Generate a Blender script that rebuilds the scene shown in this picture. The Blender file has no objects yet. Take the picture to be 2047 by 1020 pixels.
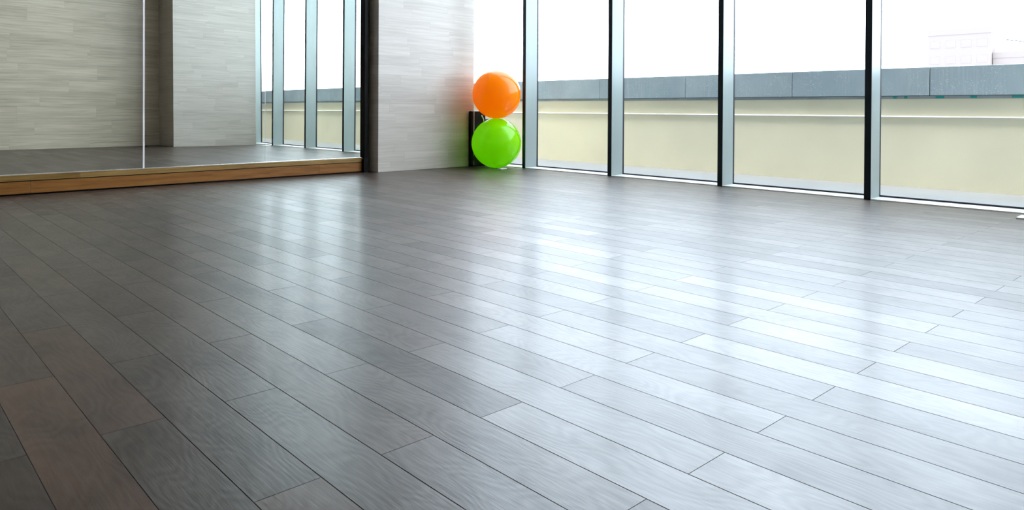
import bpy, bmesh, math, random
from mathutils import Vector, Matrix
random.seed(7)
C = bpy.context.scene.collection
SC = bpy.context.scene
S = 0.8                      # camera height in metres; plan figures below are in units of it

# ------------------------------------------------------------------ camera
cam = bpy.data.cameras.new('camera'); cam_o = bpy.data.objects.new('camera', cam); C.objects.link(cam_o)
cam.sensor_fit = 'HORIZONTAL'; cam.sensor_width = 36.0
cam.lens = 1390.03 / 2047 * 36.0
cam.shift_y = -(510 - 229.82) / 2047
cam.clip_start = 0.01; cam.clip_end = 1000
r_ = Vector((0.72014492, -0.69380388, 0.00524062)); u_ = Vector((0.00181144, 0.00943332, 0.99995386)); f_ = Vector((0.69382131, 0.72010220, -0.00805014))
cam_o.matrix_world = Matrix(((r_.x, u_.x, -f_.x, 0), (r_.y, u_.y, -f_.y, 0), (r_.z, u_.z, -f_.z, S), (0, 0, 0, 1)))
SC.camera = cam_o

# ------------------------------------------------------------------ sky and exposure
world = bpy.data.worlds.new('overcast_sky'); SC.world = world; world.use_nodes = True
bg = world.node_tree.nodes['Background']
bg.inputs['Color'].default_value = (0.76, 0.87, 1.0, 1); bg.inputs['Strength'].default_value = 8.6
sun = bpy.data.lights.new('added_parapet_sun', 'SUN'); sun.energy = 16.0; sun.angle = 0.35; sun.color = (1.0, 0.96, 0.90)
sun_o = bpy.data.objects.new('added_parapet_sun', sun); C.objects.link(sun_o)      # added high behind the roof to brighten the parapet, not the hall
sun_o.rotation_euler = Vector((-0.145, -0.28, 0.9)).to_track_quat('Z', 'Y').to_euler()
sun_o.location = (6.5, 0, 12)
vs = SC.view_settings
vs.view_transform = 'Standard'; vs.look = 'None'; vs.exposure = 0.0; vs.gamma = 1.0; vs.use_curve_mapping = False

# ------------------------------------------------------------------ plan (units of S)
W, MD, MW = 8.3376, 0.2768, 0.072        # window front plane, mullion depth, mullion width
GX = W + MD + 0.03                       # glass plane
Y1, SP = 8.3264, 1.8327                  # first mullion, spacing
MY, MB, MT = 9.4919, 0.2364, 8.8         # mirror plane, mirror bottom and top
YC, CX0, CX1 = 9.27, 6.03, 8.0           # front pillar
H = 9.2                                  # room height
YB = -0.66                               # back wall
XL = -4.6                                # left wall
YE = 10.35                               # end of the window wall behind the pillar

# ------------------------------------------------------------------ helpers
def tag(o, label=None, cat=None, group=None, kind=None):
    if label: o['label'] = label
    if cat: o['category'] = cat
    if group: o['group'] = group
    if kind: o['kind'] = kind
    return o

def empty(name, loc=(0, 0, 0)):
    o = bpy.data.objects.new(name, None); C.objects.link(o); o.location = Vector(loc) * S
    o.empty_display_size = 0.1
    return o

def obj(name, bm, mat, parent=None, smooth=False):
    """bm is in world metres; the mesh is stored relative to its parent."""
    me = bpy.data.meshes.new(name)
    if parent is not None:
        off = Vector((0, 0, 0)); q = parent
        while q is not None:
            off += q.location; q = q.parent
        bmesh.ops.translate(bm, verts=bm.verts, vec=-off)
    bmesh.ops.recalc_face_normals(bm, faces=bm.faces)
    bm.to_mesh(me); bm.free()
    for m in (mat if isinstance(mat, (list, tuple)) else [mat]): me.materials.append(m)
    if smooth:
        for f in me.polygons: f.use_smooth = True
    o = bpy.data.objects.new(name, me); C.objects.link(o)
    if parent is not None: o.parent = parent
    return o

def box(x0, x1, y0, y1, z0, z1, bev=0.0, bm=None, seg=2):
    """box in units of S, bevel in metres"""
    b = bmesh.new()
    bmesh.ops.create_cube(b, size=1)
    for v in b.verts:
        v.co = Vector(((x0 + x1) / 2 + v.co.x * (x1 - x0), (y0 + y1) / 2 + v.co.y * (y1 - y0), (z0 + z1) / 2 + v.co.z * (z1 - z0))) * S
    if bev > 0:
        bmesh.ops.bevel(b, geom=b.edges[:], offset=bev, segments=seg, profile=0.5, affect='EDGES', clamp_overlap=True)
    if bm is None: return b
    me = bpy.data.meshes.new('tmp'); b.to_mesh(me); b.free(); bm.from_mesh(me); bpy.data.meshes.remove(me)
    return bm

def tube(pts, rad, n=12, bm=None, cap=True):
    """round bar along points (metres)"""
    b = bm or bmesh.new(); rings = []
    for i, p in enumerate(pts):
        a = pts[max(0, i - 1)]; c = pts[min(len(pts) - 1, i + 1)]
        t = (Vector(c) - Vector(a)).normalized()
        s = t.cross(Vector((0, 0, 1)));
        if s.length < 1e-3: s = t.cross(Vector((1, 0, 0)))
        s.normalize(); q = s.cross(t)
        rings.append([b.verts.new(Vector(p) + (s * math.cos(2 * math.pi * k / n) + q * math.sin(2 * math.pi * k / n)) * rad) for k in range(n)])
    for A, B in zip(rings, rings[1:]):
        for k in range(n): b.faces.new((A[k], A[(k + 1) % n], B[(k + 1) % n], B[k]))
    if cap:
        b.faces.new(rings[0][::-1]); b.faces.new(rings[-1])
    return b

# ------------------------------------------------------------------ materials
def mat(name):
    m = bpy.data.materials.new(name); m.use_nodes = True
    nt = m.node_tree; nt.nodes.clear()
    out = nt.nodes.new('ShaderNodeOutputMaterial')
    return m, nt, out

class N:
    def __init__(s, nt): s.nt = nt
    def __call__(s, t, **kw):
        n = s.nt.nodes.new('ShaderNode' + t)
        for k, v in kw.items(): setattr(n, k, v)
        return n
    def link(s, a, b): s.nt.links.new(a, b)
    def math(s, op, a, b=None, c=None, clamp=False):
        n = s.nt.nodes.new('ShaderNodeMath'); n.operation = op; n.use_clamp = clamp
        for i, v in enumerate((a, b, c)):
            if v is None: continue
            if isinstance(v, (int, float)): n.inputs[i].default_value = v
            else: s.link(v, n.inputs[i])
        return n.outputs[0]
    def mix(s, f, a, b, mode='MIX'):
        n = s.nt.nodes.new('ShaderNodeMix'); n.data_type = 'RGBA'; n.blend_type = mode
        for sock, v in ((n.inputs['Factor'], f), (n.inputs[6], a), (n.inputs[7], b)):
            if isinstance(v, (int, float)): sock.default_value = v
            elif isinstance(v, tuple): sock.default_value = v if len(v) == 4 else (*v, 1)
            else: s.link(v, sock)
        return n.outputs[2]
    def ramp(s, f, stops):
        n = s.nt.nodes.new('ShaderNodeMapRange'); n.clamp = True
        s.link(f, n.inputs[0]); n.inputs[1].default_value = stops[0]; n.inputs[2].default_value = stops[1]
        n.inputs[3].default_value = stops[2]; n.inputs[4].default_value = stops[3]
        return n.outputs[0]
    def xyz(s, x, y, z):
        n = s.nt.nodes.new('ShaderNodeCombineXYZ')
        for i, v in enumerate((x, y, z)):
            if isinstance(v, (int, float)): n.inputs[i].default_value = v
            else: s.link(v, n.inputs[i])
        return n.outputs[0]
    def noise(s, vec, scale, detail=3, rough=0.5, dist=0.0):
        n = s.nt.nodes.new('ShaderNodeTexNoise')
        s.link(vec, n.inputs['Vector']); n.inputs['Scale'].default_value = scale
        n.inputs['Detail'].default_value = detail; n.inputs['Roughness'].default_value = rough; n.inputs['Distortion'].default_value = dist
        return n.outputs['Fac']

def plain(name, col, rough=0.5, metal=0.0, spec=0.5, var=0.06, scale=6.0, stretch=(1, 1, 1), coat=0.0):
    m, nt, out = mat(name); n = N(nt)
    b = n('BsdfPrincipled'); n.link(b.outputs[0], out.inputs[0])
    geo = n('NewGeometry'); mp = n('Mapping'); mp.inputs['Scale'].default_value = stretch
    n.link(geo.outputs['Position'], mp.inputs['Vector'])
    f = n.noise(mp.outputs[0], scale, 4)
    lo = tuple(max(0, c * (1 - var)) for c in col); hi = tuple(min(1, c * (1 + var)) for c in col)
    n.link(n.mix(n.ramp(f, (0.3, 0.7, 0, 1)), lo, hi), b.inputs['Base Color'])
    n.link(n.ramp(f, (0.3, 0.7, max(0, rough - 0.04), rough + 0.04)), b.inputs['Roughness'])
    b.inputs['Metallic'].default_value = metal; b.inputs['Specular IOR Level'].default_value = spec
    b.inputs['Coat Weight'].default_value = coat; b.inputs['Coat Roughness'].default_value = 0.1
    return m

def floor_material():
    m, nt, out = mat('dark_oak_floor'); n = N(nt)
    b = n('BsdfPrincipled'); n.link(b.outputs[0], out.inputs[0])
    at = n('Attribute', attribute_name='plank'); sp = n('SeparateColor'); n.link(at.outputs['Color'], sp.inputs[0])
    tone, seed, side = sp.outputs[0], sp.outputs[1], sp.outputs[2]
    geo = n('NewGeometry'); xyz = n('SeparateXYZ'); n.link(geo.outputs['Position'], xyz.inputs[0])
    X, Y = xyz.outputs[0], xyz.outputs[1]
    sx = n.math('MULTIPLY', seed, 57.0)
    # slow warp makes the cathedral figure
    base = n.xyz(n.math('ADD', X, sx), n.math('MULTIPLY', Y, 0.35), sx)
    warp = n.noise(base, 5.0, 2, 0.5)
    gx = n.math('ADD', n.math('MULTIPLY', X, 9.0), n.math('MULTIPLY', warp, 9.0))
    rings = n.math('SINE', n.math('MULTIPLY', gx, 14.0))
    fine = n.noise(n.xyz(n.math('MULTIPLY', n.math('ADD', X, sx), 14.0), n.math('MULTIPLY', Y, 1.1), sx), 8.0, 5, 0.62)
    blot = n.noise(n.xyz(n.math('ADD', X, sx), n.math('MULTIPLY', Y, 0.6), sx), 7.0, 3, 0.55)
    g = n.math('ADD', n.math('MULTIPLY', n.ramp(rings, (-1, 1, 0, 1)), 0.10), n.math('MULTIPLY', fine, 0.55))
    g = n.math('ADD', g, n.math('MULTIPLY', blot, 0.60))
    g = n.ramp(g, (0.42, 0.82, 0, 1))
    dark = n.mix(tone, (0.013, 0.0048, 0.0015), (0.032, 0.0145, 0.006))
    light = n.mix(tone, (0.034, 0.017, 0.0085), (0.078, 0.050, 0.034))
    col = n.mix(g, dark, light)
    red = n.math('MULTIPLY', at.outputs['Alpha'], n.ramp(blot, (0.25, 0.60, 0.25, 1)))
    col = n.mix(red, col, (0.066, 0.024, 0.009))
    # pale scuffs left by shoes along the mirror
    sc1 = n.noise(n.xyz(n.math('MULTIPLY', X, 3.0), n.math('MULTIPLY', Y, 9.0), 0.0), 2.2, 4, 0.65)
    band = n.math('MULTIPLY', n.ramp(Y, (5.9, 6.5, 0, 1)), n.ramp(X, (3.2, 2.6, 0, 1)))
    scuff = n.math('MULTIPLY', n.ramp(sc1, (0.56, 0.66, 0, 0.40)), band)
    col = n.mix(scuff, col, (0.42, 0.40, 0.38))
    col = n.mix(side, col, (0.006, 0.005, 0.005))
    n.link(col, b.inputs['Base Color'])
    r = n.math('ADD', n.math('MULTIPLY', fine, 0.10), n.math('ADD', 0.36, n.math('MULTIPLY', seed, 0.05)))
    n.link(r, b.inputs['Roughness'])
    spc = n.math('ADD', n.math('MULTIPLY', tone, 0.20), 0.46)
    n.link(n.math('MULTIPLY', spc, n.math('ADD', 0.72, n.math('MULTIPLY', g, 0.62))), b.inputs['Specular IOR Level'])
    b.inputs['IOR'].default_value = 1.66
    b.inputs['Coat Weight'].default_value = 0.12; b.inputs['Coat Roughness'].default_value = 0.16
    bump = n('Bump'); bump.inputs['Strength'].default_value = 0.22; bump.inputs['Distance'].default_value = 0.002
    n.link(n.math('ADD', n.math('MULTIPLY', g, 0.6), n.math('MULTIPLY', fine, 0.4)), bump.inputs['Height'])
    n.link(bump.outputs[0], b.inputs['Normal'])
    return m

def stone_material(name, tw, th, col_lo, col_hi, rough=0.3, vein=1.0, tv=0.2):
    """pale stone slabs with level veins; tw, th in metres"""
    m, nt, out = mat(name); n = N(nt)
    b = n('BsdfPrincipled'); n.link(b.outputs[0], out.inputs[0])
    geo = n('NewGeometry'); xyz = n('SeparateXYZ'); n.link(geo.outputs['Position'], xyz.inputs[0])
    u = n.math('ADD', xyz.outputs[0], xyz.outputs[1]); v = xyz.outputs[2]
    row = n.math('FLOOR', n.math('DIVIDE', v, th))
    wn = n('TexWhiteNoise', noise_dimensions='1D'); n.link(row, wn.inputs['W'])
    uo = n.math('ADD', n.math('DIVIDE', u, tw), n.math('MULTIPLY', wn.outputs['Value'], 3.0))
    colm = n.math('FLOOR', uo)
    wn2 = n('TexWhiteNoise', noise_dimensions='2D'); n.link(n.xyz(colm, row, 0.0), wn2.inputs['Vector'])
    rnd = wn2.outputs['Value']
    sh = n.math('MULTIPLY', rnd, 41.0)
    wob = n.math('MULTIPLY', n.noise(n.xyz(n.math('ADD', u, sh), v, sh), 1.8, 3), 0.05)
    vv = n.math('ADD', n.math('ADD', v, wob), sh)
    veins = n.noise(n.xyz(n.math('MULTIPLY', n.math('ADD', u, sh), 0.35), n.math('MULTIPLY', vv, 9.0), sh), 4.0, 5, 0.62)
    broad = n.noise(n.xyz(n.math('MULTIPLY', u, 0.3), n.math('MULTIPLY', vv, 2.5), sh), 2.5, 3, 0.5)
    f = n.math('ADD', n.math('MULTIPLY', n.ramp(veins, (0.3, 0.72, 0, 1)), 0.62 * vein), n.math('MULTIPLY', n.ramp(broad, (0.3, 0.7, 0, 1)), 0.38))
    f = n.math('ADD', f, n.math('MULTIPLY', n.math('SUBTRACT', rnd, 0.5), tv), clamp=True)
    col = n.mix(f, col_hi, col_lo)
    # hairline joints
    fu = n.math('FRACT', uo); fv = n.math('FRACT', n.math('DIVIDE', v, th))
    ju = n.math('LESS_THAN', n.math('MULTIPLY', fu, tw), 0.0016); jv = n.math('LESS_THAN', n.math('MULTIPLY', fv, th), 0.0016)
    j = n.math('MAXIMUM', ju, jv)
    col = n.mix(n.math('MULTIPLY', j, 0.45), col, tuple(c * 0.45 for c in col_lo))
    n.link(col, b.inputs['Base Color'])
    b.inputs['Roughness'].default_value = rough; b.inputs['Specular IOR Level'].default_value = 0.55
    bump = n('Bump'); bump.inputs['Strength'].default_value = 0.25; bump.inputs['Distance'].default_value = 0.001; bump.invert = True
    n.link(j, bump.inputs['Height']); n.link(bump.outputs[0], b.inputs['Normal'])
    return m

def wood_material(name, dark, light, rough=0.4):
    m, nt, out = mat(name); n = N(nt)
    b = n('BsdfPrincipled'); n.link(b.outputs[0], out.inputs[0])
    tc = n('NewGeometry'); xyz = n('SeparateXYZ'); n.link(tc.outputs['Position'], xyz.inputs[0])
    oi = n('ObjectInfo')
    v = n.xyz(n.math('ADD', n.math('MULTIPLY', xyz.outputs[0], 1.2), n.math('MULTIPLY', oi.outputs['Random'], 30.0)), n.math('MULTIPLY', xyz.outputs[1], 14.0), n.math('MULTIPLY', xyz.outputs[2], 16.0))
    a = n.noise(v, 3.0, 5, 0.6, 0.4)
    c = n.noise(v, 0.9, 2, 0.5)
    f = n.math('ADD', n.math('MULTIPLY', n.ramp(a, (0.3, 0.7, 0, 1)), 0.6), n.math('MULTIPLY', n.ramp(c, (0.3, 0.7, 0, 1)), 0.4))
    n.link(n.mix(f, dark, light), b.inputs['Base Color'])
    b.inputs['Roughness'].default_value = rough; b.inputs['Specular IOR Level'].default_value = 0.3
    return m

def mirror_material():
    m, nt, out = mat('mirror_silvering'); n = N(nt)
    g = n('BsdfAnisotropic'); g.inputs['Roughness'].default_value = 0.0
    geo = n('NewGeometry')
    f = n.noise(geo.outputs['Position'], 0.7, 2)
    n.link(n.mix(f, (0.755, 0.79, 0.745), (0.785, 0.82, 0.775)), g.inputs['Color'])
    n.link(g.outputs[0], out.inputs[0])
    return m

def glass_material():
    m, nt, out = mat('window_glass'); n = N(nt)
    t = n('BsdfTransparent'); t.inputs[0].default_value = (0.985, 0.995, 0.99, 1)
    g = n('BsdfAnisotropic'); g.inputs['Roughness'].default_value = 0.0
    lw = n('LayerWeight'); lw.inputs['Blend'].default_value = 0.5
    fr = n.math('ADD', 0.011, n.math('MULTIPLY', 0.6, n.math('POWER', lw.outputs['Facing'], 5.0)))
    mx = n('MixShader'); n.link(fr, mx.inputs[0]); n.link(t.outputs[0], mx.inputs[1]); n.link(g.outputs[0], mx.inputs[2])
    n.link(mx.outputs[0], out.inputs[0])
    return m

def ball_material(name, col, deep):
    m, nt, out = mat(name); n = N(nt)
    b = n('BsdfPrincipled')
    geo = n('NewGeometry'); f = n.noise(geo.outputs['Position'], 3.0, 3)
    c = n.mix(f, deep, col)
    n.link(c, b.inputs['Base Color'])
    b.inputs['Roughness'].default_value = 0.2; b.inputs['Specular IOR Level'].default_value = 0.5
    b.inputs['Coat Weight'].default_value = 0.55; b.inputs['Coat Roughness'].default_value = 0.05
    tr = n('BsdfTranslucent'); n.link(c, tr.inputs['Color'])
    mx = n('MixShader'); mx.inputs[0].default_value = 0.62
    n.link(b.outputs[0], mx.inputs[1]); n.link(tr.outputs[0], mx.inputs[2]); n.link(mx.outputs[0], out.inputs[0])
    return m

def coping_material():
    m, nt, out = mat('weathered_coping'); n = N(nt)
    b = n('BsdfPrincipled'); n.link(b.outputs[0], out.inputs[0])
    geo = n('NewGeometry'); xyz = n('SeparateXYZ'); n.link(geo.outputs['Position'], xyz.inputs[0])
    f = n.noise(geo.outputs['Position'], 2.0, 4)
    col = n.mix(n.ramp(f, (0.3, 0.7, 0, 1)), (0.29, 0.38, 0.44), (0.38, 0.475, 0.535))
    streak = n.noise(n.xyz(0.0, n.math('MULTIPLY', xyz.outputs[1], 30.0), n.math('MULTIPLY', xyz.outputs[2], 1.5)), 1.6, 4, 0.65)
    area = n.noise(n.xyz(0.0, xyz.outputs[1], 0.0), 0.8, 2)
    sm = n.math('MULTIPLY', n.ramp(streak, (0.50, 0.70, 0, 0.7)), n.ramp(area, (0.45, 0.60, 0, 1)))
    col = n.mix(sm, col, (0.50, 0.57, 0.61))
    vo = n('TexVoronoi'); vo.inputs['Scale'].default_value = 48.0; n.link(geo.outputs['Position'], vo.inputs['Vector'])
    spots = n.ramp(vo.outputs['Distance'], (0.14, 0.26, 0.8, 0))
    col = n.mix(n.math('MULTIPLY', spots, n.ramp(n.noise(geo.outputs['Position'], 5.0, 3), (0.42, 0.55, 0, 1))), col, (0.66, 0.72, 0.75))
    n.link(col, b.inputs['Base Color']); b.inputs['Roughness'].default_value = 0.7
    return m

M = {}
M['floor'] = floor_material()
M['pillar'] = stone_material('pale_veined_stone', 0.72, 0.123, (0.415, 0.365, 0.32), (0.625, 0.565, 0.51), 0.29)
M['slab'] = stone_material('grey_veined_stone_slabs', 1.3, 0.27, (0.455, 0.375, 0.285), (0.90, 0.775, 0.625), 0.30, 1.0, 0.12)
M['upper_wood'] = wood_material('olive_brown_wood', (0.16, 0.080, 0.016), (0.40, 0.245, 0.078))
M['lower_wood'] = wood_material('red_brown_wood', (0.15, 0.050, 0.007), (0.34, 0.145, 0.034))
M['mirror'] = mirror_material()
M['glass'] = glass_material()
M['white'] = plain('white_seam_glare', (0.86, 0.86, 0.86), 0.45, var=0.02)
M['sill'] = plain('white_sill', (0.84, 0.84, 0.83), 0.35, var=0.02)
M['alu'] = plain('polished_aluminium', (0.90, 0.91, 0.93), 0.22, metal=0.9, var=0.03)
M['black'] = plain('black_lacquer', (0.004, 0.003, 0.003), 0.45, var=0.2, spec=0.15)
M['rubber'] = plain('black_rubber', (0.006, 0.008, 0.016), 0.6, var=0.2)
M['fin'] = plain('grey_green_metal', (0.31, 0.365, 0.36), 0.35, var=0.04, spec=0.5, stretch=(1, 1, 0.3))
M['cap'] = plain('dark_navy_metal', (0.010, 0.020, 0.030), 0.5, var=0.1, spec=0.3)
M['ceiling'] = plain('ceiling_paint', (0.12, 0.115, 0.11), 0.8, var=0.03)
M['dwall'] = plain('dark_wall_panel', (0.07, 0.06, 0.05), 0.7, var=0.05)
M['lwall'] = plain('warm_wall_paint', (0.26, 0.22, 0.18), 0.7, var=0.04)
M['yellow'] = plain('cream_render', (0.90, 0.85, 0.65), 0.85, var=0.05, scale=1.5)
M['coping'] = coping_material()
M['strip'] = plain('pale_mortar', (0.34, 0.40, 0.43), 0.8, var=0.12)
M['teal'] = plain('teal_paint', (0.02, 0.36, 0.34), 0.6)
M['pipe'] = plain('white_pipe', (0.80, 0.79, 0.77), 0.5, var=0.02)
M['terrace'] = plain('pale_terrace', (0.185, 0.19, 0.19), 0.8, var=0.08, scale=2.0)
M['orange'] = ball_material('orange_vinyl', (1.0, 0.42, 0.001), (1.0, 0.39, 0.001))
M['green'] = ball_material('green_vinyl', (0.48, 0.96, 0.003), (0.44, 0.94, 0.002))
M['building'] = plain('pale_concrete', (0.127, 0.1065, 0.1005), 0.9, var=0.03, scale=0.2)
M['steel'] = plain('grey_steel', (0.50, 0.51, 0.52), 0.3, metal=0.8, var=0.04)
M['card'] = plain('white_card', (0.88, 0.87, 0.82), 0.6, var=0.02)

# ------------------------------------------------------------------ floor: boards in half bond
PW, PL = 0.1846 * S, 1.312 * S
# (row, board): (pale to dark stain, reddish stain) of the boards that stand out
TONE = {(15, 1): (0.95, None), (17, 1): (0.95, None), (12, 0): (1.0, None), (14, 0): (0.9, None), (16, 1): (0.1, None), (18, 0): (0.25, None), (16, 0): (0.15, None), (15, 0): (0.15, None), (13, 1): (0.3, None), (13, 0): (0.15, None), (12, 1): (0.15, None), (14, 1): (0.2, None), (19, 5): (0.85, None), (14, 3): (0.95, None), (9, 3): (0.9, None), (10, 1): (1.0, None), (8, 2): (0.75, None), (6, 1): (0.1, None), (17, 2): (0.15, None), (22, 3): (0.9, None), (18, 2): (0.95, None), (21, 3): (0.9, None), (15, 2): (0.95, None), (13, 2): (0.9, None), (10, 3): (0.2, None), (17, 5): (0.35, None), (13, 4): (0.25, None), (7, 0): (0.95, None), (8, 0): (0.45, None), (10, 0): (0.3, None), (2, 0): (0.3, 0.8), (4, 1): (0.35, 0.5), (6, 0): (0.75, None), (0, 1): (0.35, 1.0), (1, 2): (0.4, 0.8), (0, 2): (0.4, 0.35), (1, 1): (0.5, 0.0), (2, 1): (0.55, 0.0), (3, 1): (0.55, 0.0), (3, 2): (0.5, 0.1), (5, 1): (0.45, 0.1), (7, 1): (0.5, 0.0), (-1, 1): (0.05, 0.1), (8, 1): (0.5, 0.0), (9, 1): (0.6, 0.0), (9, 0): (0.4, 0.0), (17, 0): (0.35, 0.0), (3, 3): (0.4, 0.2), (2, 3): (0.45, 0.2), (3, 5): (0.3, 0.1), (5, 3): (0.4, 0.2), (5, 4): (0.3, 0.0), (6, 3): (0.55, 0.1), (6, 2): (0.5, 0.0)}
def build_floor():
    bm = bmesh.new()
    lay = bm.loops.layers.float_color.new('plank')
    def quad(vs, c):
        f = bm.faces.new(vs)
        for l in f.loops: l[lay] = c
    x_end = (W + 0.02) * S
    n0 = int(math.floor((XL - 0.380) / 0.1846)) - 1
    n1 = int(math.ceil((W - 0.380) / 0.1846)) + 1
    y_lo, y_hi = (YB - 0.2) * S, (YE + 0.1) * S
    g, dp = 0.0013, 0.0014
    for n in range(n0, n1):
        xa = (0.380 + n * 0.1846) * S; xb = xa + PW
        if xa > x_end: continue
        xb = min(xb, x_end)
        xm = 0.380 + (n + 0.5) * 0.1846
        base = (1.71 - 0.04 * (xm - 0.83)) if n % 2 == 0 else (1.04 - 0.04 * (xm - 1.43))
        for k in range(-3, 9):
            ya = (base + (k - 1) * 1.312) * S; yb = ya + PL
            if yb < y_lo or ya > y_hi: continue
            rr = random.Random(n * 1000 + k)
            t, red = TONE.get((n, k), (None, None))
            if t is None: t = 0.15 + 0.6 * rr.random()
            sd = rr.random(); rd = max(0.0, rr.random() - 0.72) * 1.4
            if red is None: red = rd
            c = (t, sd, 0.0, red); cs = (t, sd, 0.4, red)
            sk = -0.04 * PW / 2      # joints run very slightly off square
            tilt = (rr.random() - 0.5) * 0.0016
            z = lambda x: (tilt * (x - (xa + xb) / 2))
            o = [(xa, ya - sk), (xb, ya + sk), (xb, yb + sk), (xa, yb - sk)]
            i = [(xa + g, ya - sk + g * 0.7), (xb - g, ya + sk + g * 0.7), (xb - g, yb + sk - g * 0.7), (xa + g, yb - sk - g * 0.7)]
            vo = [bm.verts.new((x, y, -dp)) for x, y in o]; vi = [bm.verts.new((x, y, z(x))) for x, y in i]
            quad(vi, c)
            for a in range(4):
                b2 = (a + 1) % 4
                quad((vo[a], vo[b2], vi[b2], vi[a]), cs)
    return bm
fl = obj('floor', build_floor(), M['floor']); tag(fl, 'glossy dark oak plank floor laid in half bond towards the mirror', kind='structure')
sub = obj('floor_base', box(XL - 0.2, W + 0.02, YB - 0.2, YE + 0.1, -0.20, -0.004), M['black'], fl); 

# ------------------------------------------------------------------ room shell
cl = obj('ceiling', box(XL - 0.2, GX + 0.03, YB - 0.2, YE + 0.2, H, H + 0.2), M['ceiling']); tag(cl, kind='structure')
wb = obj('wall_back', box(XL - 0.2, GX + 0.02, YB - 0.2, YB, 0, H), M['slab']); tag(wb, kind='structure', label='pale veined stone wall seen in the mirror')
wl = obj('wall_left', box(XL - 0.2, XL, YB, YE, 0, H), M['lwall']); tag(wl, kind='structure')
wm = obj('wall_mirror_side', box(XL, CX0 + 0.05, MY + 0.035, MY + 0.2, 0, H), M['dwall']); tag(wm, kind='structure')
we = obj('wall_end', box(CX0 + 0.05, GX, YE, YE + 0.15, 0, H), M['slab']); tag(we, kind='structure')

fa = obj('wall_facade', box(GX - 0.15, GX + 0.02, YE + 0.16, 40, -0.3, H + 0.25), M['dwall']); tag(fa, kind='structure')
fb = obj('wall_facade', box(GX - 0.15, GX + 0.02, -22, YB - 0.21, -0.3, H + 0.25), M['dwall']); tag(fb, kind='structure')
# pillars of the same pale stone
pr = obj('stone_pillar', box(CX0, CX1, YC, YE, 0, H, bev=0.004), M['pillar'])
tag(pr, 'pale veined stone pillar beside the orange and green balls', 'pillar')
pb = obj('stone_pillar', box(5.942, 8.068, YB, 0.45, 0, H, bev=0.004), M['pillar'])
tag(pb, 'pale stone pillar seen only as a reflection in the middle mirror panel', 'pillar')

# ------------------------------------------------------------------ mirrors
seams = [5.882 - 1.5785 * k for k in range(0, 7)]
twist = {0: 0.0005, 1: -0.00095, 2: 0.0}      # the panes were not hung perfectly true
yaw = {1: 0.004, 2: 0.004}
mlabels = ['mirror panel next to the black trim, reflecting the windows', 'mirror panel between two joints, reflecting the stone pillar',
           'mirror panel cut by the left edge of the picture, reflecting the stone wall']
for k in range(6):
    x1, x0 = seams[k], max(seams[k + 1], XL)
    if x1 < XL + 0.1: break
    gp = 0.004 if k != 0 else 0.002
    xa, xb = x0 + (0.004 if k == 0 else 0.007), x1 - (0.004 if k in (0, 1) else 0.007)
    bm = bmesh.new(); NX, NZ = 16, 24
    tw = twist.get(k, 0.0)
    grid = {}
    for i in range(NX + 1):
        for j in range(NZ + 1):
            x = (xa + (xb - xa) * i / NX) * S; z = (MB + (MT - MB) * j / NZ) * S
            y = MY * S - (tw * (z - MB * S) + yaw.get(k, 0.0)) * (x - (xa + xb) / 2 * S)
            grid[i, j] = bm.verts.new((x, y, z))
    for i in range(NX):
        for j in range(NZ):
            bm.faces.new((grid[i, j], grid[i + 1, j], grid[i + 1, j + 1], grid[i, j + 1]))
    # thickness behind
    ret = bmesh.ops.extrude_face_region(bm, geom=bm.faces[:])
    bmesh.ops.translate(bm, verts=[v for v in ret['geom'] if isinstance(v, bmesh.types.BMVert)], vec=(0, 0.006, 0))
    t = empty('wall_mirror', ((xa + xb) / 2, MY, MB))
    tag(t, mlabels[k] if k < 3 else 'mirror panel outside the picture beyond its left edge', 'mirror', 'mirror panels along the wall')
    mo = obj('mirror_glass', bm, M['mirror'], t)
    for p in mo.data.polygons: p.use_smooth = abs(p.normal.y) > 0.9
    for e in mo.data.edges:      # keep the pane's rim crisp
        e.use_edge_sharp = False
    rim = {}
    for p in mo.data.polygons:
        for ek in p.edge_keys: rim.setdefault(ek, []).append(p.use_smooth)
    for e in mo.data.edges: e.use_edge_sharp = not all(rim[e.key])
    if k in (1, 2, 3):
        if k == 1:   # metal joint strip on its left edge, its glare painted white
            obj('joint_strip', box(x0 - 0.0105, x0 + 0.0105, MY - 0.006, MY + 0.006, MB, MT, bev=0.002), M['white'], t)
        else:
            obj('joint_strip', box(x0 - 0.004, x0 + 0.004, MY - 0.001, MY + 0.006, MB, MT), M['alu'], t)
    if k == 0:
        obj('joint_strip', box(x0 - 0.003, x0 + 0.003, MY + 0.0005, MY + 0.006, MB, MT), M['steel'], t)

# plinth under the mirrors: two rows of boards, a dark groove, a recessed toe
bb = empty('baseboard_mirror', (0.6, MY, 0)); tag(bb, 'brown wooden plinth of two boards under the mirror', kind='structure')
for a, b in ((XL, 0.2), (0.2, 2.028), (2.028, 5.875)):
    obj('upper_board', box(a + 0.0012, b - 0.0012, 9.47, MY + 0.02, 0.164, MB - 0.008, bev=0.0015), M['upper_wood'], bb)
for a, b in ((XL, 1.539), (1.539, 5.13), (5.13, 5.862)):
    obj('lower_board', box(a + 0.0012, b - 0.0012, 9.47, MY + 0.02, 0.019, 0.154, bev=0.0015), M['lower_wood'], bb)
obj('groove', box(XL, 5.87, 9.482, MY + 0.02, 0.15, 0.17), M['black'], bb)
obj('toe_recess', box(XL, 5.87, 9.50, MY + 0.02, 0.0, 0.02), M['black'], bb)
obj('mirror_channel', box(XL, 5.876, 9.472, MY + 0.012, MB - 0.0085, MB + 0.002, bev=0.001), M['alu'], bb)
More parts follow.
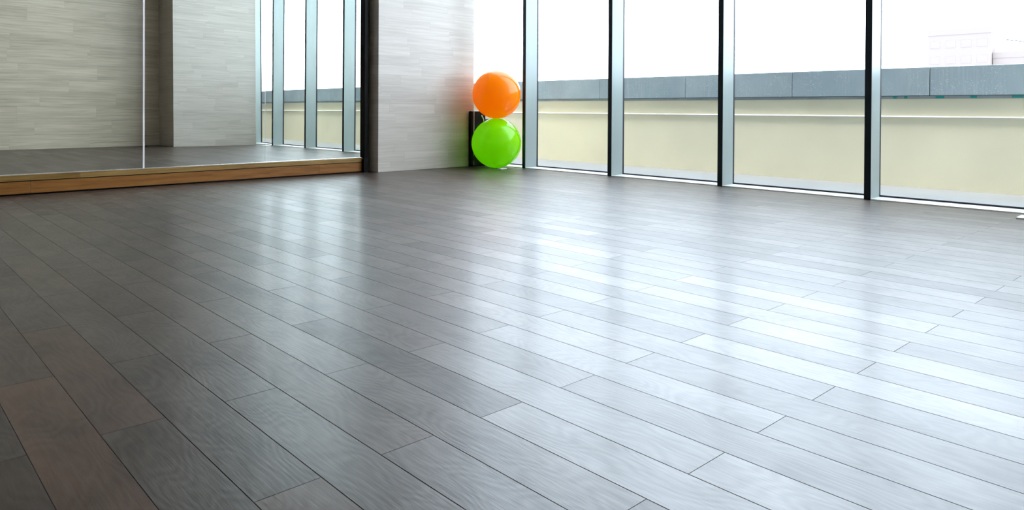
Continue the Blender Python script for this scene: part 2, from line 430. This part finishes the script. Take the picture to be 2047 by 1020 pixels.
# black upright between mirror and pillar
tb = empty('trim_1', (5.94, 9.42, 0)); tag(tb, 'black upright trim between the mirror and the stone pillar', kind='structure')
obj('upright', box(5.884, 5.944, 9.425, MY + 0.03, 0, H, bev=0.003), M['black'], tb)
obj('foot_block', box(5.862, 5.945, 9.41, MY + 0.03, 0, 0.215, bev=0.004), M['black'], tb)

# ------------------------------------------------------------------ windows
ks = list(range(0, 6))
mul_label = {0: 'grey mullion standing right behind the two exercise balls', 1: 'grey mullion, the next one to the right of the balls',
             2: 'grey mullion with dark front edge, third from the stone pillar', 3: 'grey mullion nearest to the right edge of the picture',
             4: 'grey mullion seen only in the mirror, second from the reflected pillar', 5: 'grey mullion half hidden by the pillar in the mirror'}
for k in ks:
    y = Y1 - k * SP if k < 5 else -0.562
    t = empty('window_mullion', (W + MD / 2, y + MW / 2, 0))
    tag(t, mul_label[k], 'mullion', 'grey mullions of the window wall')
    obj('fin', box(W + 0.004, W + MD, y, y + MW, 0, H, bev=0.0015), M['fin'], t)
    obj('front_face', box(W, W + 0.0045, y + 0.0005, y + MW - 0.0005, 0, H), M['cap'], t)
    for yy in (y + 0.001, y + MW - 0.012):
        obj('gasket', box(W + MD - 0.001, GX + 0.004, yy - 0.002, yy + 0.013, 0.012, H), M['rubber'], t)
ys = [y for y in [Y1 - k * SP for k in ks if k < 5] + [-0.562] if y + MW < YE]
bays = []
hi = YE
for y in ys:
    bays.append((y + MW, hi)); hi = y
bays.append((YB, hi))
for i, (a, b) in enumerate(bays):
    if b - a < 0.05: continue
    w = empty('window_%d' % (i + 1), (GX, (a + b) / 2, 0)); tag(w, 'floor to ceiling glass pane of the window wall', kind='structure')
    obj('pane', box(GX - 0.005, GX + 0.005, a + 0.002, b - 0.002, 0.02, H - 0.01), M['glass'], w)
    obj('bottom_gasket', box(GX - 0.012, GX + 0.012, a, b, 0.012, 0.030), M['rubber'], w)
sl = obj('trim_2', box(W + 0.001, GX + 0.02, YB, YE, -0.05, 0.0115, bev=0.002), M['sill']); tag(sl, 'white sill strip along the foot of the windows', kind='structure')
hd = obj('trim_3', box(W + 0.05, GX + 0.03, YB, YE, H - 0.02, H + 0.01), M['cap']); tag(hd, kind='structure')

# ------------------------------------------------------------------ outside: terrace, parapet, far buildings
PX = 10.17
gr = obj('ground', box(GX + 0.021, PX + 0.6, -22, 40, -0.3, 0.0), M['terrace']); tag(gr, 'pale terrace between the windows and the parapet', kind='structure')
pw = empty('parapet_wall', (PX, 4, 0)); tag(pw, 'cream rendered parapet wall with grey coping outside the windows', 'wall')
obj('wall_body', box(PX, PX + 0.30, -22, 40, 0, 1.165), M['yellow'], pw)
obj('mortar_strip', box(PX - 0.012, PX + 0.31, -22, 40, 1.165, 1.205), M['strip'], pw)
js = [8.182, 4.548, 2.735]
jl = [40.0, 30.9, 28.2, 25.4, 22.7, 20.0, 17.3, 14.5, 11.8, 10.0, 8.182, 6.36, 4.548, 2.735, 0.92, -0.9, -2.7, -4.5, -6.3, -8.2, -10.9, -13.6, -16.3, -22.0]
for a, b in zip(jl[1:], jl[:-1]):
    obj('coping_slab', box(PX - 0.03, PX + 0.36, a + 0.004, b - 0.004, 1.207, 1.577, bev=0.004), M['coping'], pw)
obj('coping_joint', box(PX - 0.02, PX + 0.35, -22, 40, 1.203, 1.57), M['rubber'], pw)
obj('pipe', tube([Vector((PX - 0.004, -22, 0.926)) * S, Vector((PX - 0.004, 40, 0.926)) * S], 0.0125 * S, 12), M['pipe'], pw, smooth=True)
for yy, ww in ((2.62, 0.10), (2.25, 0.07), (1.80, 0.11), (3.15, 0.05), (3.02, 0.04)):
    obj('paint_mark', box(PX - 0.0135, PX - 0.011, yy - ww / 2, yy + ww / 2, 1.172, 1.200), M['teal'], pw)
def far_building(name, x0, x1, y0, y1, z1, label, nw, nz):
    b = empty(name, (x0, (y0 + y1) / 2, -30)); tag(b, label, 'building')
    obj('block', box(x0, x1, y0, y1, -30, z1), M['building'], b)
    obj('roof_parapet', box(x0 - 0.04, x1 + 0.04, y0 - 0.02, y1 + 0.02, z1 - 0.9, z1), M['building'], b)
    for i in range(nw):
        for j in range(nz):
            yc = y0 + (i + 0.5) * (y1 - y0) / nw; zc = z1 - 2.4 - j * 2.6
            obj('window', box(x0 - 0.02, x0 + 0.1, yc - 0.32 * (y1 - y0) / nw, yc + 0.32 * (y1 - y0) / nw, zc - 0.6, zc + 0.6), M['building'], b)
far_building('apartment_building', 130, 133, 26.6, 35.4, 14.4, 'hazy pale tower rising over the parapet', 4, 2)
far_building('apartment_building', 131, 134, -10, 26.5, 10.4, 'low hazy block right of the pale tower', 12, 1)
rod = empty('antenna_rod', (13, 1.2, 0)); tag(rod, 'thin dark rod reaching in over the parapet at the right', 'rod')
obj('arm', tube([Vector((13, 2.4675, 2.1237)) * S, Vector((13, 0.9, 1.794)) * S], 0.0065 * S, 8), M['cap'], rod, smooth=True)
obj('mast', tube([Vector((13, 0.9, -0.4)) * S, Vector((13, 0.9, 1.9)) * S], 0.02 * S, 10), M['steel'], rod, smooth=True)

# ------------------------------------------------------------------ exercise balls
def ball_bm(c, R, flat_lo, flat_hi):
    bm = bmesh.new(); bmesh.ops.create_uvsphere(bm, u_segments=96, v_segments=64, radius=R * S)
    for v in bm.verts:
        v.co += Vector(c) * S
        lo = (c[2] - R + flat_lo) * S; hi_ = (c[2] + R - flat_hi) * S
        if v.co.z < lo: v.co.z = lo
        if v.co.z > hi_: v.co.z = hi_
    return bm
RG, RO = 0.4245, 0.416
gb = obj('exercise_ball', ball_bm((8.06, 8.745, RG - 0.003), RG, 0.003, 0.003), M['green'], smooth=True)
tag(gb, 'bright green exercise ball standing on the floor beneath the orange one', 'exercise ball')
ob = obj('exercise_ball', ball_bm((8.065, 8.75, 2 * RG - 0.006 + RO - 0.003), RO, 0.003, 0.0), M['orange'], smooth=True)
tag(ob, 'bright orange exercise ball balanced on top of the green one', 'exercise ball')

# black case behind the balls, against the pillar
cs = empty('equipment_case', (8.03, 9.22, 0)); tag(cs, 'slim black case standing behind the green ball', 'case')
obj('body', box(7.868, 8.20, 9.180, 9.262, 0.0, 0.965, bev=0.012, seg=4), M['black'], cs)  # left part widened to stand in for the dark reflection in the pillar
obj('pillar_edge_glint', tube([Vector((7.925, 9.179, 0.02)) * S, Vector((7.925, 9.179, 0.955)) * S], 0.0045, 8), M['steel'], cs, smooth=True)  # pale bar added to imitate the lit corner of the pillar
obj('side_pocket', box(8.195, 8.30, 9.185, 9.262, 0.0, 0.83, bev=0.012, seg=4), M['rubber'], cs)
hp = [Vector((8.09 + 0.05 * math.sin(math.pi * a / 12), 9.172, 0.89 - 0.20 * a / 12)) * S for a in range(13)]
obj('handle', tube(hp, 0.012 * S, 12), M['steel'], cs, smooth=True)

# small white pieces on the floor
cd = obj('white_card', box(7.885, 8.02, 8.44, 8.53, 0.0, 0.014, bev=0.002), M['card'])
cd.rotation_euler = (0, 0, 0)
tag(cd, 'small white card on the floor in front of the green ball', 'card')
c2 = obj('white_card', box(7.905, 8.14, 1.10, 1.405, 0.0, 0.014, bev=0.002), M['card'])
tag(c2, 'small white card on the floor by the right edge near the window', 'card')
